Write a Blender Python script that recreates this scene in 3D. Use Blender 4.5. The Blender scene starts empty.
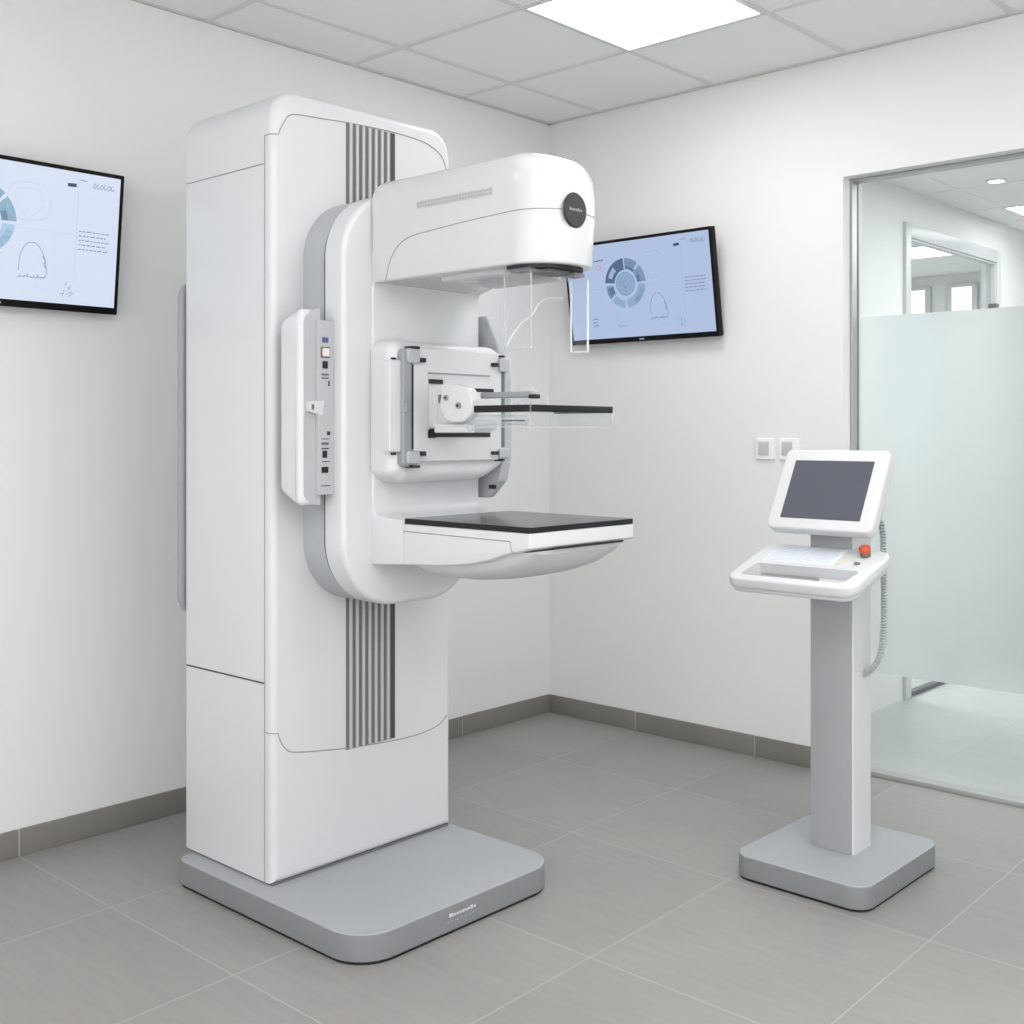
import bpy, bmesh, math, random
from mathutils import Vector, Matrix
random.seed(4)
sc = bpy.context.scene
COL = sc.collection
R = math.radians

# ------------------------------------------------------------------ materials
def lin(c):
    return tuple((x / 12.92 if x <= 0.04045 else ((x + 0.055) / 1.055) ** 2.4) for x in c)

def rgb(r, g, b):
    return lin((r / 255, g / 255, b / 255))

def mat(name, col, rough=0.5, metal=0.0, var=0.03, scale=6.0, bump=0.0, bscale=80.0, coat=0.0, spec=0.5):
    m = bpy.data.materials.new(name)
    m.use_nodes = True
    nt = m.node_tree
    b = nt.nodes['Principled BSDF']
    b.inputs['Roughness'].default_value = rough
    b.inputs['Metallic'].default_value = metal
    b.inputs['Coat Weight'].default_value = coat
    b.inputs['Specular IOR Level'].default_value = spec
    tc = nt.nodes.new('ShaderNodeTexCoord')
    n = nt.nodes.new('ShaderNodeTexNoise')
    n.inputs['Scale'].default_value = scale
    n.inputs['Detail'].default_value = 4
    nt.links.new(tc.outputs['Object'], n.inputs['Vector'])
    mx = nt.nodes.new('ShaderNodeMix')
    mx.data_type = 'RGBA'
    mx.inputs['A'].default_value = tuple(c * (1 - var) for c in col) + (1,)
    mx.inputs['B'].default_value = tuple(min(1, c * (1 + var)) for c in col) + (1,)
    nt.links.new(n.outputs['Fac'], mx.inputs['Factor'])
    nt.links.new(mx.outputs['Result'], b.inputs['Base Color'])
    if bump:
        n2 = nt.nodes.new('ShaderNodeTexNoise')
        n2.inputs['Scale'].default_value = bscale
        n2.inputs['Detail'].default_value = 3
        nt.links.new(tc.outputs['Object'], n2.inputs['Vector'])
        bp = nt.nodes.new('ShaderNodeBump')
        bp.inputs['Strength'].default_value = bump
        bp.inputs['Distance'].default_value = 0.002
        nt.links.new(n2.outputs['Fac'], bp.inputs['Height'])
        nt.links.new(bp.outputs['Normal'], b.inputs['Normal'])
    return m

def tile_mat(name, col, rough, spread=0.06):
    """stone-look tile: cloudy noise plus a random tint per tile (mesh island)"""
    m = mat(name, col, rough, var=0.05, scale=3.0, bump=0.06, bscale=140)
    nt = m.node_tree
    b = nt.nodes['Principled BSDF']
    src = b.inputs['Base Color'].links[0].from_socket
    geo = nt.nodes.new('ShaderNodeNewGeometry')
    mr = nt.nodes.new('ShaderNodeMapRange')
    mr.inputs['To Min'].default_value = 1 - spread
    mr.inputs['To Max'].default_value = 1 + spread
    nt.links.new(geo.outputs['Random Per Island'], mr.inputs['Value'])
    tc = nt.nodes.new('ShaderNodeTexCoord')
    mp = nt.nodes.new('ShaderNodeMapping')
    mp.inputs['Scale'].default_value = (1.2, 9, 1)
    nz = nt.nodes.new('ShaderNodeTexNoise')
    nz.inputs['Scale'].default_value = 5
    nz.inputs['Detail'].default_value = 6
    nt.links.new(tc.outputs['Object'], mp.inputs['Vector'])
    nt.links.new(mp.outputs['Vector'], nz.inputs['Vector'])
    m2 = nt.nodes.new('ShaderNodeMapRange')
    m2.inputs['To Min'].default_value = 0.90
    m2.inputs['To Max'].default_value = 1.10
    nt.links.new(nz.outputs['Fac'], m2.inputs['Value'])
    mul = nt.nodes.new('ShaderNodeMath'); mul.operation = 'MULTIPLY'
    nt.links.new(mr.outputs['Result'], mul.inputs[0])
    nt.links.new(m2.outputs['Result'], mul.inputs[1])
    vm = nt.nodes.new('ShaderNodeVectorMath'); vm.operation = 'SCALE'
    nt.links.new(src, vm.inputs[0])
    nt.links.new(mul.outputs[0], vm.inputs['Scale'])
    nt.links.new(vm.outputs['Vector'], b.inputs['Base Color'])
    return m

def emit(name, col, strength=1.0, grad=None, gloss=0.0):
    m = bpy.data.materials.new(name)
    m.use_nodes = True
    nt = m.node_tree
    nt.nodes.clear()
    out = nt.nodes.new('ShaderNodeOutputMaterial')
    e = nt.nodes.new('ShaderNodeEmission')
    e.inputs['Strength'].default_value = strength
    e.inputs['Color'].default_value = tuple(col) + (1,)
    if grad:
        tc = nt.nodes.new('ShaderNodeTexCoord')
        n = nt.nodes.new('ShaderNodeTexNoise'); n.inputs['Scale'].default_value = 1.6
        nt.links.new(tc.outputs['Object'], n.inputs['Vector'])
        mx = nt.nodes.new('ShaderNodeMix'); mx.data_type = 'RGBA'
        mx.inputs['A'].default_value = tuple(col) + (1,)
        mx.inputs['B'].default_value = tuple(grad) + (1,)
        nt.links.new(n.outputs['Fac'], mx.inputs['Factor'])
        nt.links.new(mx.outputs['Result'], e.inputs['Color'])
    if gloss:
        g = nt.nodes.new('ShaderNodeBsdfGlossy'); g.inputs['Roughness'].default_value = 0.15
        ms = nt.nodes.new('ShaderNodeMixShader'); ms.inputs['Fac'].default_value = gloss
        nt.links.new(e.outputs[0], ms.inputs[1]); nt.links.new(g.outputs[0], ms.inputs[2])
        nt.links.new(ms.outputs[0], out.inputs['Surface'])
    else:
        nt.links.new(e.outputs[0], out.inputs['Surface'])
    return m

def clear(name, tint, refl=0.08, diff=0.0, diffcol=(0.8, 0.8, 0.8)):
    """thin clear sheet: straight-through transparency plus a fresnel-like reflection, optional haze"""
    m = bpy.data.materials.new(name)
    m.use_nodes = True
    nt = m.node_tree
    nt.nodes.clear()
    out = nt.nodes.new('ShaderNodeOutputMaterial')
    t = nt.nodes.new('ShaderNodeBsdfTransparent'); t.inputs['Color'].default_value = tuple(tint) + (1,)
    g = nt.nodes.new('ShaderNodeBsdfGlossy'); g.inputs['Roughness'].default_value = 0.03
    lw = nt.nodes.new('ShaderNodeLayerWeight'); lw.inputs['Blend'].default_value = 0.25
    mu = nt.nodes.new('ShaderNodeMath'); mu.operation = 'MULTIPLY_ADD'
    mu.inputs[1].default_value = 0.2; mu.inputs[2].default_value = refl * 0.5
    nt.links.new(lw.outputs['Fresnel'], mu.inputs[0])
    ms = nt.nodes.new('ShaderNodeMixShader')
    nt.links.new(mu.outputs[0], ms.inputs['Fac'])
    nt.links.new(t.outputs[0], ms.inputs[1]); nt.links.new(g.outputs[0], ms.inputs[2])
    last = ms
    if diff:
        d = nt.nodes.new('ShaderNodeBsdfTranslucent'); d.inputs['Color'].default_value = tuple(diffcol) + (1,)
        d2 = nt.nodes.new('ShaderNodeBsdfDiffuse'); d2.inputs['Color'].default_value = tuple(diffcol) + (1,)
        md = nt.nodes.new('ShaderNodeMixShader'); md.inputs['Fac'].default_value = 0.5
        nt.links.new(d.outputs[0], md.inputs[1]); nt.links.new(d2.outputs[0], md.inputs[2])
        m2 = nt.nodes.new('ShaderNodeMixShader'); m2.inputs['Fac'].default_value = diff
        nt.links.new(ms.outputs[0], m2.inputs[1]); nt.links.new(md.outputs[0], m2.inputs[2])
        last = m2
    nt.links.new(last.outputs[0], out.inputs['Surface'])
    return m

M = {}
M['wall'] = mat('wall_paint', rgb(229, 229, 228), 0.75, var=0.012, scale=2, bump=0.03, bscale=220)
M['ceil'] = mat('ceiling_tile', rgb(240, 240, 240), 0.85, var=0.015, scale=3, bump=0.05, bscale=200)
M['tbar'] = mat('ceiling_grid', rgb(219, 219, 218), 0.6)
M['floor'] = tile_mat('floor_tile', rgb(147, 145, 142), 0.42, 0.035)
M['grout'] = mat('grout', rgb(180, 178, 174), 0.8)
M['base'] = tile_mat('baseboard_tile', rgb(126, 123, 118), 0.5, 0.05)
M['white'] = mat('white_enamel', rgb(211, 212, 214), 0.32, var=0.01, coat=0.15)
M['gloss'] = mat('white_gloss_shell', rgb(206, 207, 208), 0.2, var=0.006, coat=0.3)
M['white2'] = mat('white_abs', rgb(210, 211, 212), 0.35, var=0.01)
M['switch'] = mat('switch_white', rgb(240, 240, 240), 0.35, var=0.01)
M['strip'] = mat('connector_strip_grey', rgb(180, 182, 184), 0.45)
M['seam'] = mat('panel_gap', rgb(150, 150, 152), 0.6)
M['dseam'] = mat('dark_gap', rgb(70, 71, 74), 0.7)
M['grey'] = mat('grey_plastic', rgb(176, 179, 182), 0.45, var=0.02)
M['mgrey'] = mat('mid_grey_metal', rgb(150, 153, 156), 0.4, var=0.02)
M['lgrey'] = mat('light_grey_plastic', rgb(205, 206, 208), 0.42, var=0.02)
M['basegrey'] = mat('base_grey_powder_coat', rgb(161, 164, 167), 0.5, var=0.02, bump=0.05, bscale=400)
M['baseshade'] = mat('base_side_shade', rgb(132, 134, 137), 0.5, var=0.02)  # base grey darkened: shade of the upright sides put into the colour
M['dgrey'] = mat('dark_grey_metal', rgb(104, 105, 108), 0.5)
M['slat'] = mat('louver_grey', rgb(190, 190, 191), 0.45)
M['slotgrey'] = mat('louver_gap_grey', rgb(112, 112, 114), 0.5)
M['black'] = mat('black_rubber', rgb(24, 24, 25), 0.55)
M['carbon'] = mat('black_carbon_top', rgb(72, 73, 75), 0.22, var=0.05, scale=40)
M['carbonedge'] = mat('black_edge', rgb(22, 22, 24), 0.5, spec=0.3)
M['bezel'] = mat('television_black', rgb(7, 7, 8), 0.5, spec=0.2)
M['alu'] = mat('brushed_aluminium', rgb(176, 177, 176), 0.4, metal=0.35)
M['post'] = mat('console_post_grey', rgb(162, 163, 166), 0.42)
M['red'] = mat('red_button', rgb(196, 84, 52), 0.35)
M['yellow'] = mat('yellow_button', rgb(214, 205, 150), 0.4)
M['key'] = mat('keypad_blue_grey', rgb(214, 219, 228), 0.45)
M['keygap'] = mat('keypad_gap', rgb(226, 228, 233), 0.5)
M['conscreen'] = mat('console_screen_glass', rgb(84, 86, 96), 0.25, var=0.08, scale=3)
M['cord'] = mat('grey_cord', rgb(176, 180, 182), 0.5)
M['blue'] = mat('blue_port', rgb(70, 92, 128), 0.4)
M['pink'] = mat('pale_pink_key', rgb(236, 220, 212), 0.4)
M['lamp'] = emit('light_panel_glow', (1.0, 1.0, 1.0), 4.0)
M['spot'] = emit('downlight_glow', (1.0, 1.0, 1.0), 6.0)
M['clear'] = clear('clear_acrylic', (0.975, 0.98, 0.982), 0.04, 0.02, (0.9, 0.9, 0.92))
M['clearedge'] = clear('acrylic_edge', (0.95, 0.96, 0.965), 0.08, 0.22, (0.95, 0.95, 0.96))
M['acrylic_white'] = clear('white_acrylic', (0.95, 0.95, 0.95), 0.05, 0.75, (0.96, 0.96, 0.96))
M['glass'] = clear('partition_glass', (0.95, 0.972, 0.968), 0.03)
M['dglass'] = clear('door_glass', (0.80, 0.85, 0.85), 0.05)
M['reflglow'] = emit('reflected_window_glow', rgb(250, 252, 252), 1.5)  # glow standing in for reflections on the door pane

def frost_mat():
    m = bpy.data.materials.new('frosted_film'); m.use_nodes = True
    nt = m.node_tree; nt.nodes.clear()
    out = nt.nodes.new('ShaderNodeOutputMaterial')
    tr = nt.nodes.new('ShaderNodeBsdfTranslucent'); tr.inputs['Color'].default_value = (*rgb(244, 247, 247), 1)
    df = nt.nodes.new('ShaderNodeBsdfDiffuse'); df.inputs['Color'].default_value = (*rgb(230, 236, 236), 1)
    rf = nt.nodes.new('ShaderNodeBsdfRefraction'); rf.inputs['IOR'].default_value = 1.25
    rf.inputs['Roughness'].default_value = 0.5; rf.inputs['Color'].default_value = (*rgb(243, 246, 246), 1)
    a = nt.nodes.new('ShaderNodeMixShader'); a.inputs['Fac'].default_value = 0.35
    nt.links.new(tr.outputs[0], a.inputs[1]); nt.links.new(df.outputs[0], a.inputs[2])
    b = nt.nodes.new('ShaderNodeMixShader'); b.inputs['Fac'].default_value = 0.65
    nt.links.new(a.outputs[0], b.inputs[1]); nt.links.new(rf.outputs[0], b.inputs[2])
    nt.links.new(b.outputs[0], out.inputs['Surface'])
    return m
M['frost'] = frost_mat()

# ------------------------------------------------------------------ geometry helpers
def rpoly(c, rad, inset=0.0, seg=6):
    """closed polygon (CCW) with rounded corners, offset inwards by inset"""
    n = len(c)
    if not isinstance(rad, (list, tuple)):
        rad = [rad] * n
    out = []
    P = [Vector(p) for p in c]
    for i in range(n):
        p0, p1, p2 = P[i - 1], P[i], P[(i + 1) % n]
        d1 = (p1 - p0).normalized(); d2 = (p2 - p1).normalized()
        n1 = Vector((-d1.y, d1.x)); n2 = Vector((-d2.y, d2.x))
        cr = d1.x * d2.y - d1.y * d2.x
        dt = max(-1, min(1, d1.dot(d2)))
        ang = math.acos(dt)
        k = 1 + n1.dot(n2)
        q = p1 + (n1 + n2) * (inset / k) if k > 1e-5 else p1 + n1 * inset
        r = rad[i]
        if r <= 0 or ang < 1e-4:
            out += [q.copy() for _ in range(seg + 1)]
            continue
        r = max(0.0004, r - inset) if cr > 0 else r + inset
        t = r * math.tan(ang / 2)
        a = q - d1 * t
        nn = n1 if cr > 0 else -n1
        cen = a + nn * r
        a0 = math.atan2(a.y - cen.y, a.x - cen.x)
        s = 1 if cr > 0 else -1
        for j in range(seg + 1):
            th = a0 + s * ang * j / seg
            out.append(Vector((cen.x + r * math.cos(th), cen.y + r * math.sin(th))))
    return out

def place(p, axis, h):
    if axis == 'z': return (p[0], p[1], h)
    if axis == 'x': return (h, p[0], p[1])
    return (p[0], h, p[1])

def loft(bm, rings, mi=0, cap0=True, cap1=True, closed=True):
    vs = [[bm.verts.new(p) for p in r] for r in rings]
    n = len(rings[0]); fs = []
    for a, b in zip(vs[:-1], vs[1:]):
        for i in range(n if closed else n - 1):
            j = (i + 1) % n
            try: fs.append(bm.faces.new((a[i], a[j], b[j], b[i])))
            except ValueError: pass
    if cap0: fs.append(bm.faces.new(list(reversed(vs[0]))))
    if cap1: fs.append(bm.faces.new(vs[-1]))
    for f in fs: f.material_index = mi
    return fs

def prism(bm, c, rad, axis, h0, h1, e0=0.0, e1=0.0, mi=0, seg=6, eseg=5):
    """rounded polygon extruded along axis, its two end edges rounded by e0/e1"""
    area = sum(c[i - 1][0] * c[i][1] - c[i][0] * c[i - 1][1] for i in range(len(c)))
    if area < 0:
        c = list(reversed(c))
        if isinstance(rad, (list, tuple)): rad = list(reversed(rad))
    rings = []
    def ring(ins, h): rings.append([place(p, axis, h) for p in rpoly(c, rad, ins, seg)])
    if e0 > 0:
        for k in range(eseg + 1):
            t = math.pi / 2 * k / eseg
            ring(e0 * (1 - math.sin(t)), h0 + e0 * (1 - math.cos(t)))
    else: ring(0, h0)
    if e1 > 0:
        for k in range(eseg + 1):
            t = math.pi / 2 * k / eseg
            ring(e1 * (1 - math.cos(t)), h1 - e1 * (1 - math.sin(t)))
    else: ring(0, h1)
    return loft(bm, rings, mi)

def rect(a0, a1, b0, b1): return [(a0, b0), (a1, b0), (a1, b1), (a0, b1)]

def box(bm, x0, x1, y0, y1, z0, z1, r=0.0, mi=0, e=None):
    """box; r rounds every edge"""
    if r <= 0:
        prism(bm, rect(x0, x1, y0, y1), 0, 'z', z0, z1, mi=mi, seg=0)
    else:
        prism(bm, rect(x0, x1, y0, y1), r, 'z', z0, z1, e0=r if e is None else e, e1=r if e is None else e, mi=mi, seg=4, eseg=3)

def tube(bm, pts, r, n=8, mi=0, cap=True):
    pts = [Vector(p) for p in pts]
    rings = []; up = None
    for i, p in enumerate(pts):
        d = (pts[min(i + 1, len(pts) - 1)] - pts[max(i - 1, 0)])
        if d.length < 1e-9: d = Vector((0, 0, 1))
        d.normalize()
        if up is None:
            up = Vector((0, 0, 1)) if abs(d.z) < 0.9 else Vector((1, 0, 0))
        side = d.cross(up).normalized(); up = side.cross(d).normalized()
        rr = r[i] if isinstance(r, (list, tuple)) else r
        rings.append([p + (side * math.cos(2 * math.pi * k / n) + up * math.sin(2 * math.pi * k / n)) * rr for k in range(n)])
    loft(bm, rings, mi, cap, cap)

def cyl(bm, p, axis, r, h, n=24, mi=0, bev=0.0):
    """disc/cylinder from p along +axis"""
    prof = [(r - bev, 0), (r, bev), (r, h - bev), (r - bev, h)] if bev else [(r, 0), (r, h)]
    rings = []
    for rr, hh in prof:
        ring = []
        for k in range(n):
            a = 2 * math.pi * k / n
            u, v = rr * math.cos(a), rr * math.sin(a)
            if axis == 'z': q = (p[0] + u, p[1] + v, p[2] + hh)
            elif axis == 'x': q = (p[0] + hh, p[1] + u, p[2] + v)
            else: q = (p[0] + u, p[1] + hh, p[2] + v)
            ring.append(q)
        rings.append(ring)
    loft(bm, rings, mi)

def spline(pts, n=10):
    """Catmull-Rom through the points"""
    P = [Vector(p) for p in pts]
    out = []
    for i in range(len(P) - 1):
        p0 = P[max(i - 1, 0)]; p1 = P[i]; p2 = P[i + 1]; p3 = P[min(i + 2, len(P) - 1)]
        for k in range(n):
            t = k / n
            out.append(0.5 * (2 * p1 + (p2 - p0) * t + (2 * p0 - 5 * p1 + 4 * p2 - p3) * t * t + (3 * p1 - p0 - 3 * p2 + p3) * t ** 3))
    out.append(P[-1])
    return out

def world_loc(o):
    v = Vector((0, 0, 0))
    while o is not None:
        v = v + Vector(o.location); o = o.parent
    return v

def obj(name, bm, mats, parent=None, label=None, angle=35, local=False, kind=None):
    if not isinstance(mats, (list, tuple)): mats = [mats]
    bmesh.ops.recalc_face_normals(bm, faces=bm.faces[:])
    me = bpy.data.meshes.new(name)
    if parent is not None and not local:
        off = world_loc(parent)
        bmesh.ops.translate(bm, verts=bm.verts[:], vec=-off)
    bm.to_mesh(me); bm.free()
    for m in mats: me.materials.append(M[m] if isinstance(m, str) else m)
    for p in me.polygons: p.use_smooth = True
    me.set_sharp_from_angle(angle=R(angle))
    o = bpy.data.objects.new(name, me)
    COL.objects.link(o)
    if parent is not None: o.parent = parent
    if label: o['label'] = label
    if kind: o['kind'] = kind
    return o

def thing(name, label, cat, loc=(0, 0, 0), rot=(0, 0, 0), group=None):
    o = bpy.data.objects.new(name, None)
    COL.objects.link(o)
    o.empty_display_size = 0.1
    o.location = loc; o.rotation_euler = rot
    o['label'] = label; o['category'] = cat
    if group: o['group'] = group
    return o

def B(): return bmesh.new()

def boolean_cut(bm, cut):
    """bm minus cut, through a boolean modifier evaluated on throw-away objects"""
    bmesh.ops.recalc_face_normals(bm, faces=bm.faces[:]); bmesh.ops.recalc_face_normals(cut, faces=cut.faces[:])
    m1 = bpy.data.meshes.new('a'); bm.to_mesh(m1); bm.free()
    m2 = bpy.data.meshes.new('b'); cut.to_mesh(m2); cut.free()
    o1 = bpy.data.objects.new('a', m1); o2 = bpy.data.objects.new('b', m2)
    COL.objects.link(o1); COL.objects.link(o2)
    md = o1.modifiers.new('cut', 'BOOLEAN'); md.operation = 'DIFFERENCE'; md.object = o2; md.solver = 'EXACT'
    dg = bpy.context.evaluated_depsgraph_get()
    me = bpy.data.meshes.new_from_object(o1.evaluated_get(dg))
    r = bmesh.new(); r.from_mesh(me)
    bpy.data.objects.remove(o1); bpy.data.objects.remove(o2)
    for m in (me, m1, m2): bpy.data.meshes.remove(m)
    return r

def arc2(cx, cy, r, a0, a1, n=24):
    return [(cx + r * math.cos(R(a0 + (a1 - a0) * k / n)), cy + r * math.sin(R(a0 + (a1 - a0) * k / n))) for k in range(n + 1)]

# ------------------------------------------------------------------ the room
H = 2.75
RX1, RY1 = 5.2, -5.6
XS = [0.507, 1.095, 1.685, 2.285, 2.90, 3.50, 4.10, 4.70]
YS = [-0.58, -1.19, -1.855, -2.51, -3.13, -3.75, -4.37, -5.0]
CY1 = 4.6          # far end of corridor
CXL = 1.118        # corridor left wall
CXR = 3.7

def S(name, bm, mats, parent=None, angle=35):
    o = obj(name, bm, mats, parent, angle=angle)
    if parent is None: o['kind'] = 'structure'
    return o

# floor: grout bed plus individual tiles with fine joints
bm = B()
box(bm, -0.12, RX1 + 0.1, RY1 - 0.1, CY1 + 0.1, -0.06, -0.0006, mi=1)
box(bm, -1.9, -0.12, 0.3, CY1 + 0.1, -0.06, -0.0006, mi=1)
xe = [-0.1] + XS + [RX1]
ye = [RY1] + sorted(YS) + [0.03, 0.088]
g = 0.0019
for i in range(len(xe) - 1):
    for j in range(len(ye) - 1):
        x0, x1, y0, y1 = xe[i] + g, xe[i + 1] - g, ye[j] + g, ye[j + 1] - g
        k_ = -0.026
        f_ = lambda x, y: (x + k_ * y if -0.05 < x < RX1 - 0.05 else x, y, 0)
        bm.faces.new([bm.verts.new(p) for p in (f_(x0, y0), f_(x1, y0), f_(x1, y1), f_(x0, y1))])
S('floor', bm, ['floor', 'grout'])
bm = B()
for i in range(len(xe) - 1):
    for j in range(8):
        x0, x1, y0, y1 = xe[i] + 0.001, xe[i + 1] - 0.001, 0.09 + 0.6 * j + 0.001, 0.69 + 0.6 * j - 0.001
        bm.faces.new([bm.verts.new(p) for p in ((x0, y0, 0), (x1, y0, 0), (x1, y1, 0), (x0, y1, 0))])
S('floor_corridor', bm, [tile_mat('corridor_floor_tile', rgb(182, 184, 183), 0.35, 0.02)])

# ceiling: mineral tiles in a T-bar grid
CX = [0.305, 0.907, 1.497, 2.115, 2.72, 3.32, 3.92, 4.52]
CYs = [-0.03, -0.592, -1.195, -1.848, -2.45, -3.05, -3.65, -4.25, -4.85, -5.45]
LX0, LX1, LY0, LY1 = 0.907, 1.497, -1.195, -0.592      # the lit panel's cell
bm = B()
box(bm, -0.1, RX1 + 0.1, RY1 - 0.1, 0.16, H, H + 0.06)
for x in CX: box(bm, x - 0.013, x + 0.013, RY1, 0.0, H - 0.004, H + 0.001, mi=1)
for y in CYs[1:]: box(bm, 0.0, RX1, y - 0.013, y + 0.013, H - 0.0045, H + 0.001, mi=1)
box(bm, 0.0, 0.016, RY1, 0.0, H - 0.006, H + 0.001, mi=2)
box(bm, 0.0, RX1, -0.016, 0.0, H - 0.006, H + 0.001, mi=2)
S('ceiling', bm, ['ceil', 'tbar', mat('edge_trim', rgb(200, 200, 198), 0.6)])

bm = B(); box(bm, -0.12, 0.0, RY1 - 0.1, 0.16, -0.02, H); S('wall_left', bm, 'wall')
OX0, OX1, OZ = 1.480, 3.55, 2.282
bm = B()
box(bm, 0.0, OX0, 0.0, 0.16, -0.02, H)
box(bm, OX0, OX1, 0.0, 0.16, OZ, H)
box(bm, OX1, RX1 + 0.1, 0.0, 0.16, -0.02, H)
S('wall_back', bm, 'wall')
bm = B(); box(bm, RX1, RX1 + 0.1, RY1 - 0.1, 0.0, -0.02, H); S('wall_right', bm, 'wall')
bm = B(); box(bm, -0.1, RX1, RY1 - 0.1, RY1, -0.02, H); S('wall_front', bm, 'wall')

# tiled baseboards
def baseboard(name, spans, fn):
    bm = B()
    for a, b in spans: fn(bm, a, b)
    S(name, bm, ['base', 'grout'])
BH = 0.083
ysb = [RY1] + sorted(YS) + [0.0]
def bl(bm, a, b): box(bm, 0.0, 0.010, a + 0.0028, b - 0.0028, 0.001, BH, r=0.0012)
baseboard('baseboard_left', list(zip(ysb[:-1], ysb[1:])), bl)
bm = B(); box(bm, 0.0, 0.007, RY1, 0.0, 0.0, BH - 0.002); S('baseboard_left_grout', bm, 'grout')
xsb = [0.0105, 0.505, 1.10, OX0]
def bb(bm, a, b): box(bm, a + 0.0028, b - 0.0028, -0.010, 0.0, 0.001, BH, r=0.0012)
baseboard('baseboard_back', list(zip(xsb[:-1], xsb[1:])), bb)
bm = B(); box(bm, 0.0, OX0, -0.007, 0.0, 0.0, BH - 0.002); S('baseboard_back_grout', bm, 'grout')

# glass partition in the opening: aluminium frame, clear pane with a frosted band
win = thing('window_1', '', '')
del win['label'], win['category']
win['kind'] = 'structure'
win.location = (OX0, 0.1, 0)
FW = 0.009
bm = B()
box(bm, OX0 + 0.001, OX0 + FW, 0.058, 0.118, 0.0, OZ - 0.001, r=0.002)
box(bm, OX1 - FW, OX1 - 0.001, 0.058, 0.118, 0.0, OZ - 0.001, r=0.002)
box(bm, OX0 + FW, OX1 - FW, 0.058, 0.118, OZ - 0.010, OZ - 0.001, r=0.002)
box(bm, OX0 + FW, OX1 - FW, 0.058, 0.118, 0.0, 0.018, r=0.002)
obj('window_frame', bm, 'alu', win)
bm = B()
v = [bm.verts.new(p) for p in ((OX0 + FW, 0.104, 0.018), (OX1 - FW, 0.104, 0.018), (OX1 - FW, 0.104, OZ - 0.010), (OX0 + FW, 0.104, OZ - 0.010))]
bm.faces.new(v); obj('window_pane', bm, 'glass', win)
bm = B()
v = [bm.verts.new(p) for p in ((OX0 + FW, 0.108, 0.385), (OX1 - FW, 0.108, 0.385), (OX1 - FW, 0.108, 1.752), (OX0 + FW, 0.108, 1.752))]
bm.faces.new(v); obj('frosted_band', bm, 'frost', win)
bm = B()
box(bm, OX0 + FW, OX0 + FW + 0.002, 0.100, 0.110, 0.018, OZ - 0.010)
obj('glazing_gasket', bm, mat('glass_edge_green', rgb(110, 128, 126), 0.4), win)

# corridor behind the glass
CH = 2.5
DY0, DY1 = 1.36, 2.62      # glazed door in the corridor's left wall
bm = B()
box(bm, CXL - 0.1, CXL, 0.16, DY0, -0.02, CH)
box(bm, CXL - 0.1, CXL, DY1, CY1, -0.02, CH)
box(bm, CXL - 0.1, CXL, DY0, DY1, 2.335, CH)
S('wall_corridor_left', bm, 'wall')
bm = B(); box(bm, CXR, CXR + 0.1, 0.16, CY1, -0.02, CH); S('wall_corridor_right', bm, 'wall')
bm = B(); box(bm, -2.0, CXR + 0.1, CY1, CY1 + 0.1, -0.02, CH); S('wall_corridor_end', bm, 'wall')
bm = B(); box(bm, -2.0, -1.9, 0.2, CY1, -0.02, CH); S('wall_side_room_left', bm, 'wall')
bm = B(); box(bm, -1.9, CXL - 0.1, 0.2, 0.3, -0.02, CH); S('wall_side_room_front', bm, 'wall')
bm = B()
box(bm, -2.0, CXR + 0.1, 0.16, CY1 + 0.1, CH, CH + 0.06)
for x in (1.30, 1.90, 2.5, 3.1): box(bm, x - 0.010, x + 0.010, 0.16, CY1, CH - 0.004, CH + 0.001, mi=1)
for k in range(8): box(bm, CXL, CXR, 0.36 + 0.6 * k - 0.010, 0.36 + 0.6 * k + 0.010, CH - 0.0045, CH + 0.001, mi=1)
S('ceiling_corridor', bm, ['ceil', 'ceil'])

door = thing('door_1', '', ''); del door['label'], door['category']; door['kind'] = 'structure'
door.location = (CXL, DY0, 0)
bm = B()
box(bm, CXL - 0.06, CXL + 0.012, DY0, DY0 + 0.06, 0.0, 2.335, r=0.003)
box(bm, CXL - 0.06, CXL + 0.012, DY1 - 0.05, DY1, 0.0, 2.335, r=0.003)
box(bm, CXL - 0.06, CXL + 0.012, DY0 + 0.06, DY1 - 0.05, 2.265, 2.335, r=0.003)
obj('door_frame', bm, 'white', door)
bm = B()
box(bm, CXL - 0.004, CXL + 0.016, DY0 - 0.012, DY0 - 0.001, 0.0, 2.335)
box(bm, CXL - 0.03, CXL + 0.004, DY0 + 0.0605, DY1 - 0.0505, 0.002, 0.022, mi=1)
box(bm, CXL - 0.03, CXL + 0.002, DY0 + 0.0605, DY1 - 0.0505, 2.255, 2.2645)
box(bm, CXL - 0.03, CXL + 0.002, DY1 - 0.065, DY1 - 0.0505, 0.022, 2.255)
obj('door_edge_strip', bm, ['lgrey', 'dgrey'], door)
bm = B()
v = [bm.verts.new(p) for p in ((CXL - 0.02, DY0 + 0.06, 0.02), (CXL - 0.02, DY1 - 0.06, 0.02), (CXL - 0.02, DY1 - 0.06, 2.26), (CXL - 0.02, DY0 + 0.06, 2.26))]
bm.faces.new(v); obj('door_pane', bm, 'dglass', door)
bm = B(); box(bm, CXL - 0.018, CXL + 0.03, DY1 - 0.12, DY1 - 0.075, 1.99, 2.03, r=0.006); obj('door_closer', bm, 'dgrey', door)

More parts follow.
